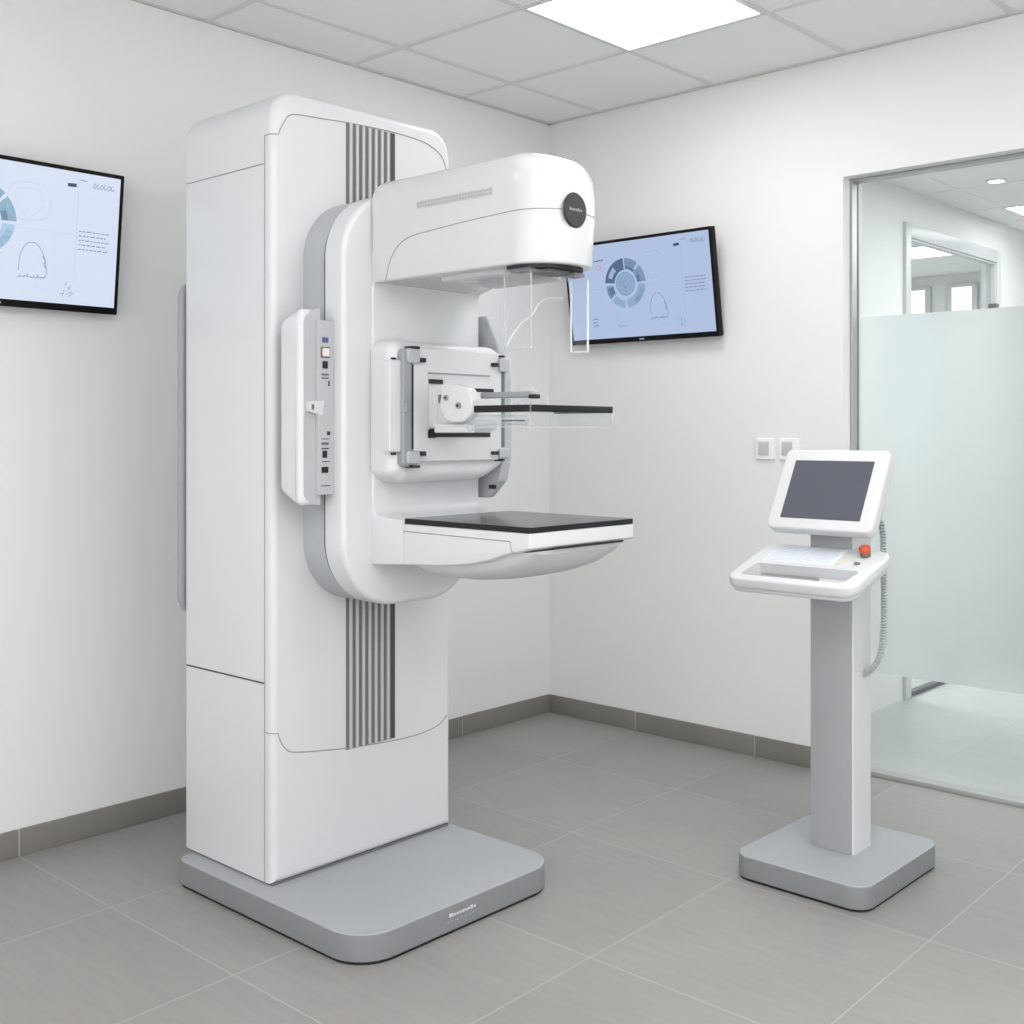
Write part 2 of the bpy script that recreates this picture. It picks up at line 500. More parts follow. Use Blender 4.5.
# two glowing panes added to imitate window reflections in the door glass
for i, (x0, x1) in enumerate(((-0.45, -0.12), (0.04, 0.237))):
    w = thing('window_%d' % (i + 2), '', ''); del w['label'], w['category']; w['kind'] = 'structure'
    w.location = (x0, CY1 - 0.02, 1.0)
    bm = B(); box(bm, x0, x1, CY1 - 0.012, CY1 - 0.004, 1.0, 2.40); obj('window_pane', bm, 'reflglow', w)
    bm = B()
    for a in (x0, x1): box(bm, a - 0.02, a + 0.02, CY1 - 0.03, CY1 - 0.002, 0.98, 2.42, r=0.003)
    for z in (0.99, 2.41): box(bm, x0 + 0.02, x1 - 0.02, CY1 - 0.03, CY1 - 0.002, z - 0.012, z + 0.012)
    obj('window_frame', bm, 'white', w)

# ------------------------------------------------------------------ ceiling lights
def light_panel(name, label, x0, x1, y0, y1, z, cat='ceiling light'):
    t = thing(name, label, cat, ((x0 + x1) / 2, (y0 + y1) / 2, z), group=None)
    bm = B()
    for a in (rect(x0, x0 + 0.012, y0, y1), rect(x1 - 0.012, x1, y0, y1), rect(x0 + 0.012, x1 - 0.012, y0, y0 + 0.012), rect(x0 + 0.012, x1 - 0.012, y1 - 0.012, y1)):
        prism(bm, a, 0, 'z', z - 0.008, z - 0.0005, seg=0)
    obj('frame', bm, 'white', t)
    bm = B(); box(bm, x0 + 0.012, x1 - 0.012, y0 + 0.012, y1 - 0.012, z - 0.006, z - 0.001)
    obj('diffuser', bm, 'lamp', t)
    return t
light_panel('recessed_light_panel', 'large square white recessed light panel in the tiled ceiling above the machine',
            LX0 + 0.002, LX1 - 0.004, LY0 + 0.000, LY1 - 0.004, H)
light_panel('recessed_light_panel', 'bright light panel in the corridor ceiling, seen through the glass at the right edge',
            1.30, 1.90, 2.16, 2.76, CH)
light_panel('recessed_light_panel', 'bright ceiling panel seen through the glazed corridor door',
            -0.25, 0.50, 3.1, 3.6, CH)
t = thing('recessed_downlight', 'small round glowing downlight in the corridor ceiling behind the glass', 'ceiling light', (1.52, 1.475, CH))
bm = B()
n = 28
ring = lambda r, z: [(1.52 + r * math.cos(2 * math.pi * k / n), 1.475 + r * math.sin(2 * math.pi * k / n), z) for k in range(n)]
loft(bm, [ring(0.036, CH - 0.002), ring(0.036, CH - 0.008), ring(0.048, CH - 0.006), ring(0.05, CH - 0.001)], cap0=False, cap1=False)
obj('trim_ring', bm, 'white', t)
bm = B(); cyl(bm, (1.52, 1.475, CH - 0.007), 'z', 0.036, 0.005); obj('lens', bm, 'spot', t)

# ------------------------------------------------------------------ televisions
TW, TH = 0.78, 0.447
def tv(label, loc, rotz, tilt, body_bg, body_bg2, wallgap):
    t = thing('wall_television', label, 'television', loc, (R(tilt), 0, R(rotz)), 'wall televisions')
    bm = B()
    prism(bm, rect(-TW / 2, TW / 2, 0, TH), 0.004, 'y', 0.0, 0.035, e0=0.002, e1=0.006)
    obj('casing', bm, 'bezel', t, local=True)
    bm = B(); prism(bm, rect(-0.20, 0.20, 0.06, 0.34), 0.01, 'y', 0.035, 0.05); c = obj('back_cover', bm, 'bezel', t, local=True)
    bm = B()
    box(bm, -0.10, 0.10, 0.05, 0.05 + wallgap, 0.10, 0.13, r=0.003)
    box(bm, -0.10, -0.07, 0.05, 0.056, 0.06, 0.33); box(bm, 0.07, 0.10, 0.05, 0.056, 0.06, 0.33)
    obj('wall_bracket', bm, 'dgrey', t, local=True)
    bw, bb_ = 0.013, 0.022
    bm = B()
    x0, x1, z0, z1 = -TW / 2 + bw, TW / 2 - bw, bb_, TH - bw
    prism(bm, rect(x0, x1, z0, z1), 0.001, 'y', -0.0008, 0.002)
    s = obj('screen', bm, body_bg, t, local=True)
    # the diagram on the screen: u,v in 0..1 from the top-left corner of the screen
    W_, H_ = x1 - x0, z1 - z0
    yd = -0.0012
    def P(u, v): return (x0 + u * W_, yd, z1 - v * H_)
    bm = B()
    def poly(pts, mi):
        f = bm.faces.new([bm.verts.new(P(*p)) for p in pts]); f.material_index = mi
    def line(pts, w, mi):
        for (a, b) in zip(pts[:-1], pts[1:]):
            dx, dy = (b[0] - a[0]) * W_, (b[1] - a[1]) * H_
            L = math.hypot(dx, dy)
            if L < 1e-6: continue
            nx, ny = -dy / L * w / 2 / W_, dx / L * w / 2 / H_
            poly([(a[0] + nx, a[1] + ny), (b[0] + nx, b[1] + ny), (b[0] - nx, b[1] - ny), (a[0] - nx, a[1] - ny)], mi)
    cu, cv = 0.42, 0.44
    def pol(r, a): return (cu + r * math.cos(R(a)) / W_, cv - r * math.sin(R(a)) / H_)
    def sector(r0, r1, a0, a1, mi, n=10):
        for k in range(n):
            b0, b1 = a0 + (a1 - a0) * k / n, a0 + (a1 - a0) * (k + 1) / n
            poly([pol(r0, b0), pol(r1, b0), pol(r1, b1), pol(r0, b1)], mi)
    # segmented ring
    sector(0.060, 0.110, 92, 128, 1); sector(0.058, 0.074, 128, 174, 1); sector(0.096, 0.110, 128, 174, 1); sector(0.074, 0.096, 160, 174, 1)
    sector(0.076, 0.095, 129, 158, 3)
    sector(0.062, 0.110, 50, 88, 0); sector(0.062, 0.076, 46, 88, 1); sector(0.062, 0.108, 2, 44, 0); sector(0.062, 0.082, 2, 26, 1)
    sector(0.066, 0.106, 182, 216, 0); sector(0.066, 0.098, 188, 212, 1)
    sector(0.072, 0.104, 222, 264, 2); sector(0.066, 0.104, 272, 356, 2); sector(0.080, 0.102, 300, 345, 0)
    sector(0.0, 0.052, 0, 360, 2, 28); sector(0.046, 0.050, 0, 360, 0, 28); sector(0.028, 0.032, 0, 360, 0, 24)
    for k in range(5):
        a = 60 + 62 * k
        line([pol(0.008, a), pol(0.022, a + 20), pol(0.012, a + 60)], 0.0025, 1)
    for k in range(6):
        a = 52 + 6 * k
        line([pol(0.082, a), pol(0.098, a + 3), pol(0.09, a + 6)], 0.002, 1)
    # divider, cross rule, dash, headings, text rows
    line([(0.815, 0.05), (0.815, 0.84)], 0.0016, 3)
    line([(0.02, 0.47), (0.80, 0.47)], 0.0012, 3)
    line([(0.768, 0.105), (0.806, 0.10)], 0.011, 5)
    line([(0.20, 0.175), (0.275, 0.165)], 0.006, 4)
    sector_c = [(0.235 + 0.018 * math.cos(R(a)), 0.245 + 0.022 * math.sin(R(a))) for a in range(0, 361, 20)]
    line(sector_c, 0.003, 6)
    for k in range(6):
        u = 0.885 + 0.016 * k
        line([(u + 0.010 * math.cos(R(a)) * 0.6, 0.085 + 0.018 * math.sin(R(a))) for a in range(0, 300 if k % 2 else 361, 40)], 0.0022, 4)
    line([(0.82, 0.055), (0.85, 0.058)], 0.003, 4)
    for r_ in range(5):
        v = 0.44 + 0.034 * r_
        u = 0.826
        while u < 0.95:
            w = random.uniform(0.008, 0.022)
            line([(u, v), (min(u + w, 0.96), v)], 0.0035, 4)
            u += w + 0.005
    # faint outline sketches
    line([(0.61 + 0.09 * math.cos(R(a)), 0.27 + 0.15 * math.sin(R(a)) + 0.012 * math.sin(R(3 * a))) for a in range(0, 361, 12)], 0.0014, 3)
    line([(0.61 + 0.06 * math.cos(R(a)), 0.27 + 0.10 * math.sin(R(a)) + 0.012 * math.cos(R(4 * a))) for a in range(0, 361, 12)], 0.0012, 3)
    line([(q.x, q.y) for q in spline([(a_, b_, 0) for a_, b_ in [(0.58, 0.78), (0.585, 0.66), (0.61, 0.58), (0.645, 0.57), (0.675, 0.63), (0.69, 0.71), (0.695, 0.80), (0.66, 0.825), (0.61, 0.82), (0.575, 0.83)]], 5)], 0.0022, 4)
    for k in range(8):
        u = 0.585 + 0.014 * k
        line([(u, 0.815 + 0.01 * (k % 2)), (u + 0.008, 0.825 - 0.012 * (k % 3))], 0.003, 4)
    line([(0.675, 0.66), (0.69, 0.69), (0.683, 0.72), (0.695, 0.75)], 0.004, 0)
    line([(0.30, 0.62), (0.315, 0.70), (0.345, 0.75), (0.37, 0.84), (0.39, 0.80), (0.43, 0.78), (0.46, 0.70), (0.52, 0.66)], 0.0016, 3)
    for k in range(4): line([(0.345 + 0.013 * k, 0.86 + 0.012 * (k % 2)), (0.355 + 0.013 * k, 0.89)], 0.002, 4)
    for k in range(3): line([(0.16, 0.79 + 0.035 * k), (0.20 - 0.01 * (k % 2), 0.785 + 0.035 * k)], 0.004, 4)
    line([(0.64, 0.90), (0.66, 0.885), (0.68, 0.905), (0.71, 0.90)], 0.0016, 3)
    for k in range(14):
        u, v = 0.765 + random.random() * 0.045, 0.84 + random.random() * 0.09
        line([(u, v), (u + random.uniform(-0.012, 0.012), v + random.uniform(-0.02, 0.02))], 0.0022, 4 if k % 3 else 0)
    gr = obj('screen_graphics', bm, body_bg2, s, local=True)
    bm = B(); box(bm, -0.012, 0.012, -0.001, 0.001, 0.008, 0.013); obj('maker_badge', bm, 'lgrey', t, local=True)
    return t

def gfx(f, bg):
    def e(n, r, g, b): return emit(n, rgb(r * f[0], g * f[1], b * f[2]), 1.0)
    return [e('teal', 122, 152, 182), e('slate', 88, 112, 142), e('paleteal', 146, 172, 206), emit('faint', rgb(*[c * 0.93 for c in bg]), 1.0),
            e('ink', 118, 132, 170), e('dark', 62, 76, 108), e('redmark', 200, 140, 165)]
bgR, bgL = (172, 191, 224), (212, 224, 245)
tv('flat wall television with a pale blue chart screen on the back wall behind the machine', (0.572, -0.05, 1.700), 0, 8.5,
   emit('tv_blue', rgb(*bgR), 1.0, rgb(182, 199, 229), 0.03), gfx((1, 1, 1), bgR), 0.012)
tv('flat wall television with a bright screen on the left wall, cut by the left edge', (0.05, -2.598, 1.688), 90, 6.3,
   emit('tv_light_blue', rgb(*bgL), 1.0, rgb(224, 233, 249), 0.03), gfx((1.22, 1.2, 1.12), bgL), 0.012)

# ------------------------------------------------------------------ wall switches
def switch(label, x0, x1, z0, z1):
    xc, zc = (x0 + x1) / 2, (z0 + z1) / 2
    t = thing('wall_switch', label, 'switch', (xc, 0, zc), group='wall switches')
    bm = B(); prism(bm, rect(x0, x1, z0, z1), 0.004, 'y', -0.012, 0.0, e0=0.003); obj('cover_plate', bm, 'switch', t)
    bm = B(); prism(bm, rect(xc - 0.028, xc + 0.020, zc - 0.026, zc + 0.030), 0.003, 'y', -0.0155, -0.011, e0=0.001)
    for k in range(5):
        for j in range(5):
            u, w = xc - 0.023 + 0.0095 * k, zc - 0.019 + 0.0095 * j
            box(bm, u - 0.002, u + 0.002, -0.0165, -0.0153, w - 0.002, w + 0.002, mi=1)
    obj('rocker', bm, ['lgrey', 'mgrey'], t)
switch('square white wall switch further from the glass partition', 1.108, 1.188, 1.198, 1.284)
switch('square white wall switch nearer the glass partition, partly behind the console screen', 1.212, 1.294, 1.198, 1.284)

# ------------------------------------------------------------------ the machine
mm = thing('mammography_machine', 'tall white mammography machine on a grey floor plate beside the left wall', 'medical machine', (0.95, -1.945, 0))
# floor plate
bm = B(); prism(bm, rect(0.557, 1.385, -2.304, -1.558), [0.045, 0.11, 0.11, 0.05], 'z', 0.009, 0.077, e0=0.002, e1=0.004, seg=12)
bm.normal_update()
for f in bm.faces: f.material_index = 0 if f.normal.z > 0.6 or f.normal.z < -0.6 else 1  # upright faces get the painted shade tone
bp = obj('base_plate', bm, ['basegrey', 'baseshade'], mm)
bm = B(); prism(bm, rect(0.563, 1.379, -2.298, -1.564), [0.04, 0.105, 0.105, 0.045], 'z', 0.0, 0.009, seg=12); obj('rubber_foot', bm, 'black', bp)
bm = B()      # unreadable pale maker's lettering and a darker rating strip
y = -2.005
for k in range(9):
    w = (0.014, 0.007, 0.008, 0.007, 0.009, 0.006, 0.008, 0.009, 0.008)[k]
    hgt = 0.009 if k in (0, 7) else 0.006
    box(bm, 1.383, 1.3858, y, y + w, 0.046, 0.046 + hgt); y += w + 0.0028
for k in range(7): box(bm, 1.383, 1.3855, -2.015 + 0.016 * k, -2.005 + 0.016 * k, 0.032, 0.036, mi=1)
obj('maker_lettering', bm, ['white', 'mgrey'], bp)

# column
CX0, CX1, CYL, CYR, CZT = 0.508, 0.947, -2.245, -1.569, 2.245
bm = B()
prism(bm, [(CYL, 0.0815), (CYR, 0.0815), (CYR, CZT), (CYL, CZT)], [0.003, 0.003, 0.085, 0.085], 'x', CX0, CX1, e0=0.02, e1=0.02, seg=12, eseg=6)
def seamline(pts, r=0.0016, mi=1): tube(bm, pts, r, 6, mi)
fx = CX1 + 0.0004
yl = CYL - 0.0004
seamline([(CX0 + 0.018, yl, 2.039), (0.914, yl, 2.039)], mi=1)
seamline([(0.914, yl, 0.083), (0.914, yl, 2.115)], mi=1)
seamline([(CX0 + 0.018, yl, 0.622), (0.914, yl, 0.624)], 0.0024, 2)
def wrap(z):
    return [(CX1 - 0.02 + 0.0204 * math.sin(R(a)), CYL + 0.02 - 0.0204 * math.cos(R(a)), z) for a in range(5, 91, 8)]
def front(pts, r=0.0016):
    seamline([(fx, p[0], p[1]) for p in spline([(a, b, 0) for a, b in pts], 8)], r)
# upper seam: wraps from the side on to the front, S-curve, then runs across under the cap
seamline([(0.914, yl, 2.115), (0.922, yl, 2.115)] + wrap(2.116))
front([(CYL + 0.020, 2.116), (-2.219, 2.130), (-2.204, 2.156), (-2.188, 2.175), (-2.160, 2.183), (-2.074, 2.189), (-1.973, 2.196), (-1.872, 2.200), (-1.791, 2.201), (-1.699, 2.196), (-1.649, 2.185), (-1.613, 2.166), (-1.596, 2.141), (-1.588, 2.115)])
seamline([(0.914, yl, 0.492), (0.922, yl, 0.492)] + wrap(0.491))
front([(CYL + 0.020, 0.491), (-2.222, 0.477), (-2.208, 0.453), (-2.188, 0.434), (-2.155, 0.425), (-2.074, 0.413), (-1.973, 0.401), (-1.872, 0.393), (-1.770, 0.388), (-1.689, 0.390), (-1.628, 0.400), (-1.604, 0.413), (-1.588, 0.425)])
colm = obj('column', bm, ['white', 'seam', 'dseam'], mm)
bm = B(); box(bm, CX0 + 0.008, CX1 - 0.006, CYL + 0.006, CYR - 0.006, 0.0765, 0.0835); obj('shadow_gap', bm, 'dgrey', colm)
# slatted vent strip
VY0, VY1, VZ0, VZ1 = -1.990, -1.804, 0.397, 2.197
bm = B()
box(bm, CX1 - 0.004, CX1 + 0.0010, VY0, VY1, VZ0, VZ1, mi=1)
box(bm, CX1 - 0.002, CX1 + 0.0016, VY1 - 0.016, VY1, VZ0, VZ1, mi=2)
nsl = 7; pitch = 0.0236
for k in range(nsl):
    a = VY0 + 0.011 + pitch * k
    box(bm, CX1, CX1 + 0.006, a, a + 0.0094, VZ0 + 0.002, VZ1 - 0.002, r=0.0015)
obj('slatted_vent', bm, ['slat', 'slotgrey', 'dseam'], mm)
# rear grey panel
bm = B(); prism(bm, rect(-2.252, -1.57, 0.763, 1.760), 0.055, 'x', 0.480, 0.502, e0=0.01, e1=0.012); obj('rear_panel', bm, 'mgrey', mm)

# C-arm carrier: grey collar and white disc
HY0, HY1, HZ0, HZ1, HR = -2.156, -1.650, 0.832, 1.961, 0.185
bm = B(); prism(bm, rect(HY0 + 0.016, HY1 - 0.01, HZ0, HZ1), HR - 0.01, 'x', 0.944, 1.060, seg=18); obj('carrier_collar', bm, 'grey', mm, 'grey collar between column and white carrier')
bm = B(); prism(bm, rect(HY0 + 0.003, HY1 - 0.003, HZ0 + 0.003, HZ1 - 0.003), HR, 'x', 1.055, 1.066, seg=18); obj('collar_gap', bm, 'dseam', mm)
bm = B(); prism(bm, rect(HY0, HY1, HZ0, HZ1), HR, 'x', 1.062, 1.139, e1=0.014, e0=0.002, seg=18, eseg=7); obj('carrier', bm, 'white', mm)

# arm: fillets into head and table
AYL, AYR = -2.0585, -1.646
bm = B()
prism(bm, [(1.10, 0.945), (1.268, 0.958), (1.268, 1.074), (1.145, 1.084), (1.145, 1.712), (1.215, 1.730), (1.215, 1.80), (1.10, 1.80)],
      [0.004, 0.002, 0.010, 0.024, 0.016, 0.004, 0.004, 0.004], 'y', AYL, AYR, e0=0.006, e1=0.006, seg=10, eseg=3)
obj('arm', bm, 'white', mm)

# tube head
hp = [(1.141, -2.060), (1.764, -2.060), (1.764, -1.832), (1.55, -1.795), (1.141, -1.690)]
hr = [0.006, 0.115, 0.085, 0.12, 0.006]
HZb, HZt = 1.712, 1.990
bm = B()
cc = list(hp)
seg, es = 10, 8
rings = []
def hring(ins, z):
    pts = rpoly(cc, hr, ins, seg)
    out = []
    for p in pts:
        # upper front leans back a little, so the nose is rounded
        out.append((p[0], p[1], z))
    rings.append(out)
for k in range(4):
    t_ = math.pi / 2 * k / 3
    hring(0.006 * (1 - math.sin(t_)), HZb + 0.006 * (1 - math.cos(t_)))
for z_ in (1.78, 1.835, 1.86, 1.885): hring(0, z_)
for k in range(es + 1):
    t_ = math.pi / 2 * k / es
    hring(0.052 * (1 - math.cos(t_)), HZt - 0.062 * (1 - math.sin(t_)))
# the back end keeps a tighter top edge: stretch the top inset back towards the carrier
xb = 1.141
for rr in rings:
    for i, p in enumerate(rr):
        if p[0] < xb + 0.06 and p[2] > HZt - 0.07:
            rr[i] = (xb + (p[0] - xb) * 0.55, p[1], p[2])
# crown and nose: the top rises slightly forward then rolls off at the front
for rr in rings:
    for i, p in enumerate(rr):
        f = max(0.0, (p[2] - 1.86) / 0.13)
        nose = max(0.0, (p[0] - 1.60) / 0.15)
        rr[i] = (p[0] - 0.022 * f * f * nose, p[1] - (0.10 * max(0.0, 1.84 - p[2]) if p[1] > -1.90 else 0.0), p[2] - 0.010 * f * nose * nose)
loft(bm, rings)
# seam around the lower shell
def outline_pts(z, s0, s1, n):
    pts = rpoly(cc, hr, -0.0004, 12)
    L = [0.0]
    for a, b in zip(pts[:-1], pts[1:]): L.append(L[-1] + (b - a).length)
    def at(s):
        for i in range(len(L) - 1):
            if L[i] <= s <= L[i + 1] and L[i + 1] > L[i]:
                u = (s - L[i]) / (L[i + 1] - L[i]); return pts[i].lerp(pts[i + 1], u)
        return pts[-1]
    return at
at = outline_pts(0, 0, 0, 0)
ctrl = [(0.062, 1.713), (0.075, 1.752), (0.095, 1.785), (0.125, 1.808), (0.17, 1.821), (0.26, 1.828), (0.36, 1.834), (0.46, 1.838), (0.55, 1.841), (0.60, 1.842), (0.66, 1.842), (0.71, 1.840), (0.75, 1.838), (0.775, 1.837)]
sp = spline([(a, b, 0) for a, b in ctrl], 8)
tube(bm, [(at(p[0]).x, at(p[0]).y, p[1]) for p in sp], 0.0011, 6, 1)
head = obj('tube_head', bm, ['gloss', 'seam'], mm, 'glossy white tube head with a thin seam', angle=50)
# embossed grille strip on the head's side
bm = B()
gx0, gx1 = 1.318, 1.592
prism(bm, rect(gx0, gx1, 1.888, 1.908), 0.004, 'y', -2.0612, -2.058)
for k in range(26):
    for j in range(2):
        u = gx0 + 0.006 + 0.0103 * k; w = 1.8905 + 0.0085 * j
        box(bm, u, u + 0.0072, -2.0622, -2.0605, w, w + 0.006, mi=1)
obj('grille_strip', bm, [mat('grille_white', rgb(196, 196, 197), 0.5), mat('grille_grey', rgb(178, 178, 179), 0.6)], head)
# round dark badge on the nose
bm = B()
cyl(bm, (1.7605, -1.951, 1.843), 'x', 0.043, 0.0055, 40, 0, 0.002)
cyl(bm, (1.7658, -1.951, 1.843), 'x', 0.039, 0.0006, 40, 1)
for k in range(8):
    box(bm, 1.7662, 1.7672, -1.974 + 0.006 * k, -1.9705 + 0.006 * k, 1.841, 1.841 + (0.008 if k in (0, 5) else 0.0055), mi=2)
obj('round_badge', bm, [mat('badge_rim', rgb(40, 40, 42), 0.3), mat('badge_face', rgb(58, 58, 60), 0.25, var=0.3, scale=60), 'mgrey'], head, 'round black badge')
# collimator slab and clear plate under the head
bm = B()
prism(bm, rect(1.625, 1.746, -2.046, -1.852), [0.004, 0.09, 0.07, 0.004], 'z', 1.704, 1.714)
obj('collimator', bm, 'black', head)
bm = B()
prism(bm, rect(1.36, 1.60, -2.02, -1.80), 0.02, 'z', 1.700, 1.713, e0=0.004); obj('underside_cover', bm, 'lgrey', head)

# clear face shield hanging under the head
sh = None
bm = B()
box(bm, 1.628, 1.728, -2.058, -1.838, 1.690, 1.694)
fs = obj('face_shield', bm, 'clear', mm, 'clear acrylic face shield')
def sheet(name, y, xa):
    bm = B(); box(bm, xa + 0.003, 1.714, y - 0.0015, y + 0.0015, 1.512, 1.690, mi=0)
    o = obj(name, bm, 'clear', fs)
    bm = B(); e = 0.0022
    box(bm, 1.714, 1.7175, y - e, y + e, 1.509, 1.690)
    box(bm, xa, xa + 0.003, y - e, y + e, 1.509, 1.690)
    box(bm, xa + 0.003, 1.714, y - e, y + e, 1.509, 1.512)
    obj('polished_edge', bm, 'acrylic_white' if y > -1.9 else 'clearedge', fs)
sheet('side_sheet', -2.056, 1.629); sheet('side_sheet', -1.842, 1.660)
bm = B()
tube(bm, spline([(1.634, -2.054, 1.516), (1.634, -2.02, 1.556), (1.634, -1.985, 1.584), (1.634, -1.955, 1.602), (1.634, -1.935, 1.627), (1.634, -1.905, 1.644), (1.634, -1.845, 1.650)], 8), 0.0026, 8)
obj('curved_edge', bm, 'acrylic_white', fs)
bm = B()
box(bm, 1.64, 1.70, -2.045, -2.02, 1.694, 1.703); box(bm, 1.66, 1.72, -2.0, -1.92, 1.694, 1.703); box(bm, 1.68, 1.72, -1.90, -1.86, 1.694, 1.703, mi=1)
box(bm, 1.45, 1.64, -2.03, -1.86, 1.692, 1.698, mi=2)
obj('mounting_rail', bm, ['dgrey', 'mgrey', 'clearedge'], fs)

# compression drive housing
bm = B()
prism(bm, [(-2.062, 1.196), (-2.02, 1.170), (-1.70, 1.174), (-1.606, 1.215), (-1.606, 1.556), (-2.062, 1.556)], [0.03, 0.04, 0.05, 0.06, 0.07, 0.035], 'x', 1.141, 1.228, e1=0.034, seg=10, eseg=7)
ch = obj('compression_housing', bm, 'white', mm)
# bracket frame
BX = 1.222
bm = B()
prism(bm, rect(-2.000, -1.655, 1.228, 1.535), 0.008, 'x', BX, BX + 0.022, e1=0.003)
bf = obj('bracket_plate', bm, 'white', mm)
bm = B()
prism(bm, rect(-2.080, -2.040, 1.255, 1.500), 0.006, 'x', BX - 0.010, BX + 0.016, e1=0.003); obj('side_strip', bm, 'white', bf)
bm = B()
prism(bm, rect(-2.042, -2.008, 1.215, 1.530), 0.012, 'x', BX - 0.012, BX + 0.026, e1=0.006)
prism(bm, rect(-2.036, -2.026, 1.36, 1.385), 0.004, 'x', BX + 0.02, BX + 0.031, e1=0.002)
obj('upright_bar', bm, 'mgrey', bf)
bm = B(); prism(bm, rect(-2.012, -1.998, 1.262, 1.488), 0.002, 'x', BX, BX + 0.021); obj('dark_gap', bm, 'black', bf)
bm = B(); prism(bm, rect(-1.652, -1.622, 1.225, 1.530), [0.004, 0.03, 0.03, 0.004], 'x', BX - 0.012, BX + 0.012, e1=0.004); obj('upright_bar', bm, 'grey', bf)
bm = B(); prism(bm, rect(-1.658, -1.640, 1.265, 1.49), 0.002, 'x', BX, BX + 0.0205); obj('dark_gap', bm, 'dgrey', bf)
def corner(y0, y1, z0, z1):
    bm = B(); prism(bm, rect(y0, y1, z0, z1), 0.008, 'x', BX + 0.004, BX + 0.034, e1=0.005); obj('corner_clamp', bm, 'grey', bf)
corner(-2.030, -1.985, 1.492, 1.532); corner(-2.030, -1.985, 1.222, 1.258)
corner(-1.672, -1.632, 1.482, 1.522); corner(-1.672, -1.632, 1.232, 1.262)
def bumper(y0, y1, z0, z1, x=0.028):
    bm = B(); prism(bm, rect(y0, y1, z0, z1), 0.002, 'x', BX + 0.006, BX + x + 0.008, e1=0.002); obj('rubber_bumper', bm, 'black', bf)
for a in ((-2.018, -1.988, 1.531, 1.538), (-1.984, -1.966, 1.496, 1.508), (-2.018, -1.988, 1.212, 1.219), (-1.984, -1.966, 1.244, 1.256),
          (-1.700, -1.680, 1.496, 1.507), (-1.700, -1.680, 1.243, 1.253), (-1.668, -1.655, 1.524, 1.530), (-1.668, -1.655, 1.224, 1.230), (-2.068, -2.054, 1.499, 1.506, 0.006), (-2.068, -2.054, 1.247, 1.254, 0.006)):
    bumper(*a)
# recessed inner plate with slots
bm = B()
box(bm, BX + 0.018, BX + 0.0228, -1.948, -1.705, 1.296, 1.470, mi=1)
box(bm, BX + 0.018, BX + 0.0236, -1.944, -1.709, 1.316, 1.452, mi=0)
box(bm, BX + 0.018, BX + 0.0240, -1.948, -1.705, 1.466, 1.471, mi=2)
box(bm, BX + 0.020, BX + 0.027, -1.946, -1.895, 1.440, 1.452, mi=3)
box(bm, BX + 0.018, BX + 0.0245, -1.948, -1.705, 1.294, 1.312, mi=3)
box(bm, BX + 0.018, BX + 0.030, -1.946, -1.925, 1.292, 1.316, mi=3)
box(bm, BX + 0.018, BX + 0.0245, -1.790, -1.690, 1.422, 1.432, mi=3)
obj('slotted_plate', bm, ['white', 'lgrey', 'mgrey', 'black'], bf)

# paddle holder and compression paddle
bm = B()
prism(bm, rect(-1.945, -1.83, 1.318, 1.436), 0.008, 'x', 1.243, 1.300, e1=0.004)
box(bm, 1.296, 1.445, -1.975, -1.90, 1.306, 1.330, r=0.004)
box(bm, 1.296, 1.38, -1.965, -1.90, 1.328, 1.420, r=0.006)
ph = obj('paddle_holder', bm, 'white', mm)
bm = B()
prism(bm, [(1.332, 1.375), (1.352, 1.340), (1.385, 1.332), (1.425, 1.334), (1.452, 1.352), (1.456, 1.392), (1.440, 1.420), (1.405, 1.432), (1.345, 1.426)],
      [0.02] * 9, 'y', -1.992, -1.962, e0=0.005, e1=0.002)
kn = obj('locking_cam', bm, 'white', ph)
for (x, z, r) in ((1.362, 1.398, 0.0075), (1.408, 1.377, 0.0085)):
    bm = B(); cyl(bm, (x, -1.997, z), 'y', r, 0.006, 16); cyl(bm, (x, -1.9985, z), 'y', r * 0.45, 0.002, 10, 1); obj('screw', bm, ['mgrey', 'black'], kn)
bm = B(); box(bm, 1.318, 1.326, -1.980, -1.965, 1.385, 1.407); obj('stop_pin', bm, 'dgrey', ph)
bm = B()
box(bm, 1.42, 1.60, -1.925, -1.905, 1.396, 1.412, r=0.003)
box(bm, 1.590, 1.612, -1.927, -1.903, 1.393, 1.404, r=0.003, mi=1)
obj('guide_rail', bm, ['mgrey', 'black'], ph)

PXF, PYL, PYR = 1.664, -2.000, -1.672
pz0, pz1 = 1.358, 1.3755
bm = B()
for a in (rect(1.470, PXF, PYL, PYL + 0.014), rect(PXF - 0.014, PXF, PYL + 0.014, PYR), rect(1.470, PXF - 0.014, PYR - 0.014, PYR)):
    prism(bm, a, 0.001, 'z', pz0, pz1, e0=0.001, e1=0.001, seg=2, eseg=2)
pd = obj('compression_paddle', bm, 'carbonedge', mm, 'black rimmed clear compression paddle')
bm = B()
z0 = 1.321
box(bm, 1.480, PXF - 0.001, PYL + 0.001, PYL + 0.004, z0, pz0)
box(bm, PXF - 0.004, PXF - 0.001, PYL + 0.004, PYR - 0.001, z0, pz0)
box(bm, 1.480, PXF - 0.004, PYR - 0.004, PYR - 0.001, z0, pz0)
box(bm, 1.480, PXF - 0.004, PYL + 0.004, PYR - 0.004, z0, z0 + 0.003)
pt = obj('clear_tray', bm, 'clear', pd)
bm = B(); e = 0.0012
box(bm, 1.44, PXF + 0.0005, PYL - e, PYL + e, z0 - 0.002, z0 + 0.002); box(bm, PXF - 0.002, PXF + 0.001, PYL, PYR, z0 - 0.002, z0 + 0.002)
box(bm, PXF - 0.0025, PXF + 0.001, PYR - 0.002, PYR + 0.001, z0, pz0); box(bm, PXF - 0.0025, PXF + 0.001, PYL - 0.001, PYL + 0.002, z0 - 0.01, pz1 + 0.008)
obj('tray_rim', bm, 'clearedge', pd)
bm = B()
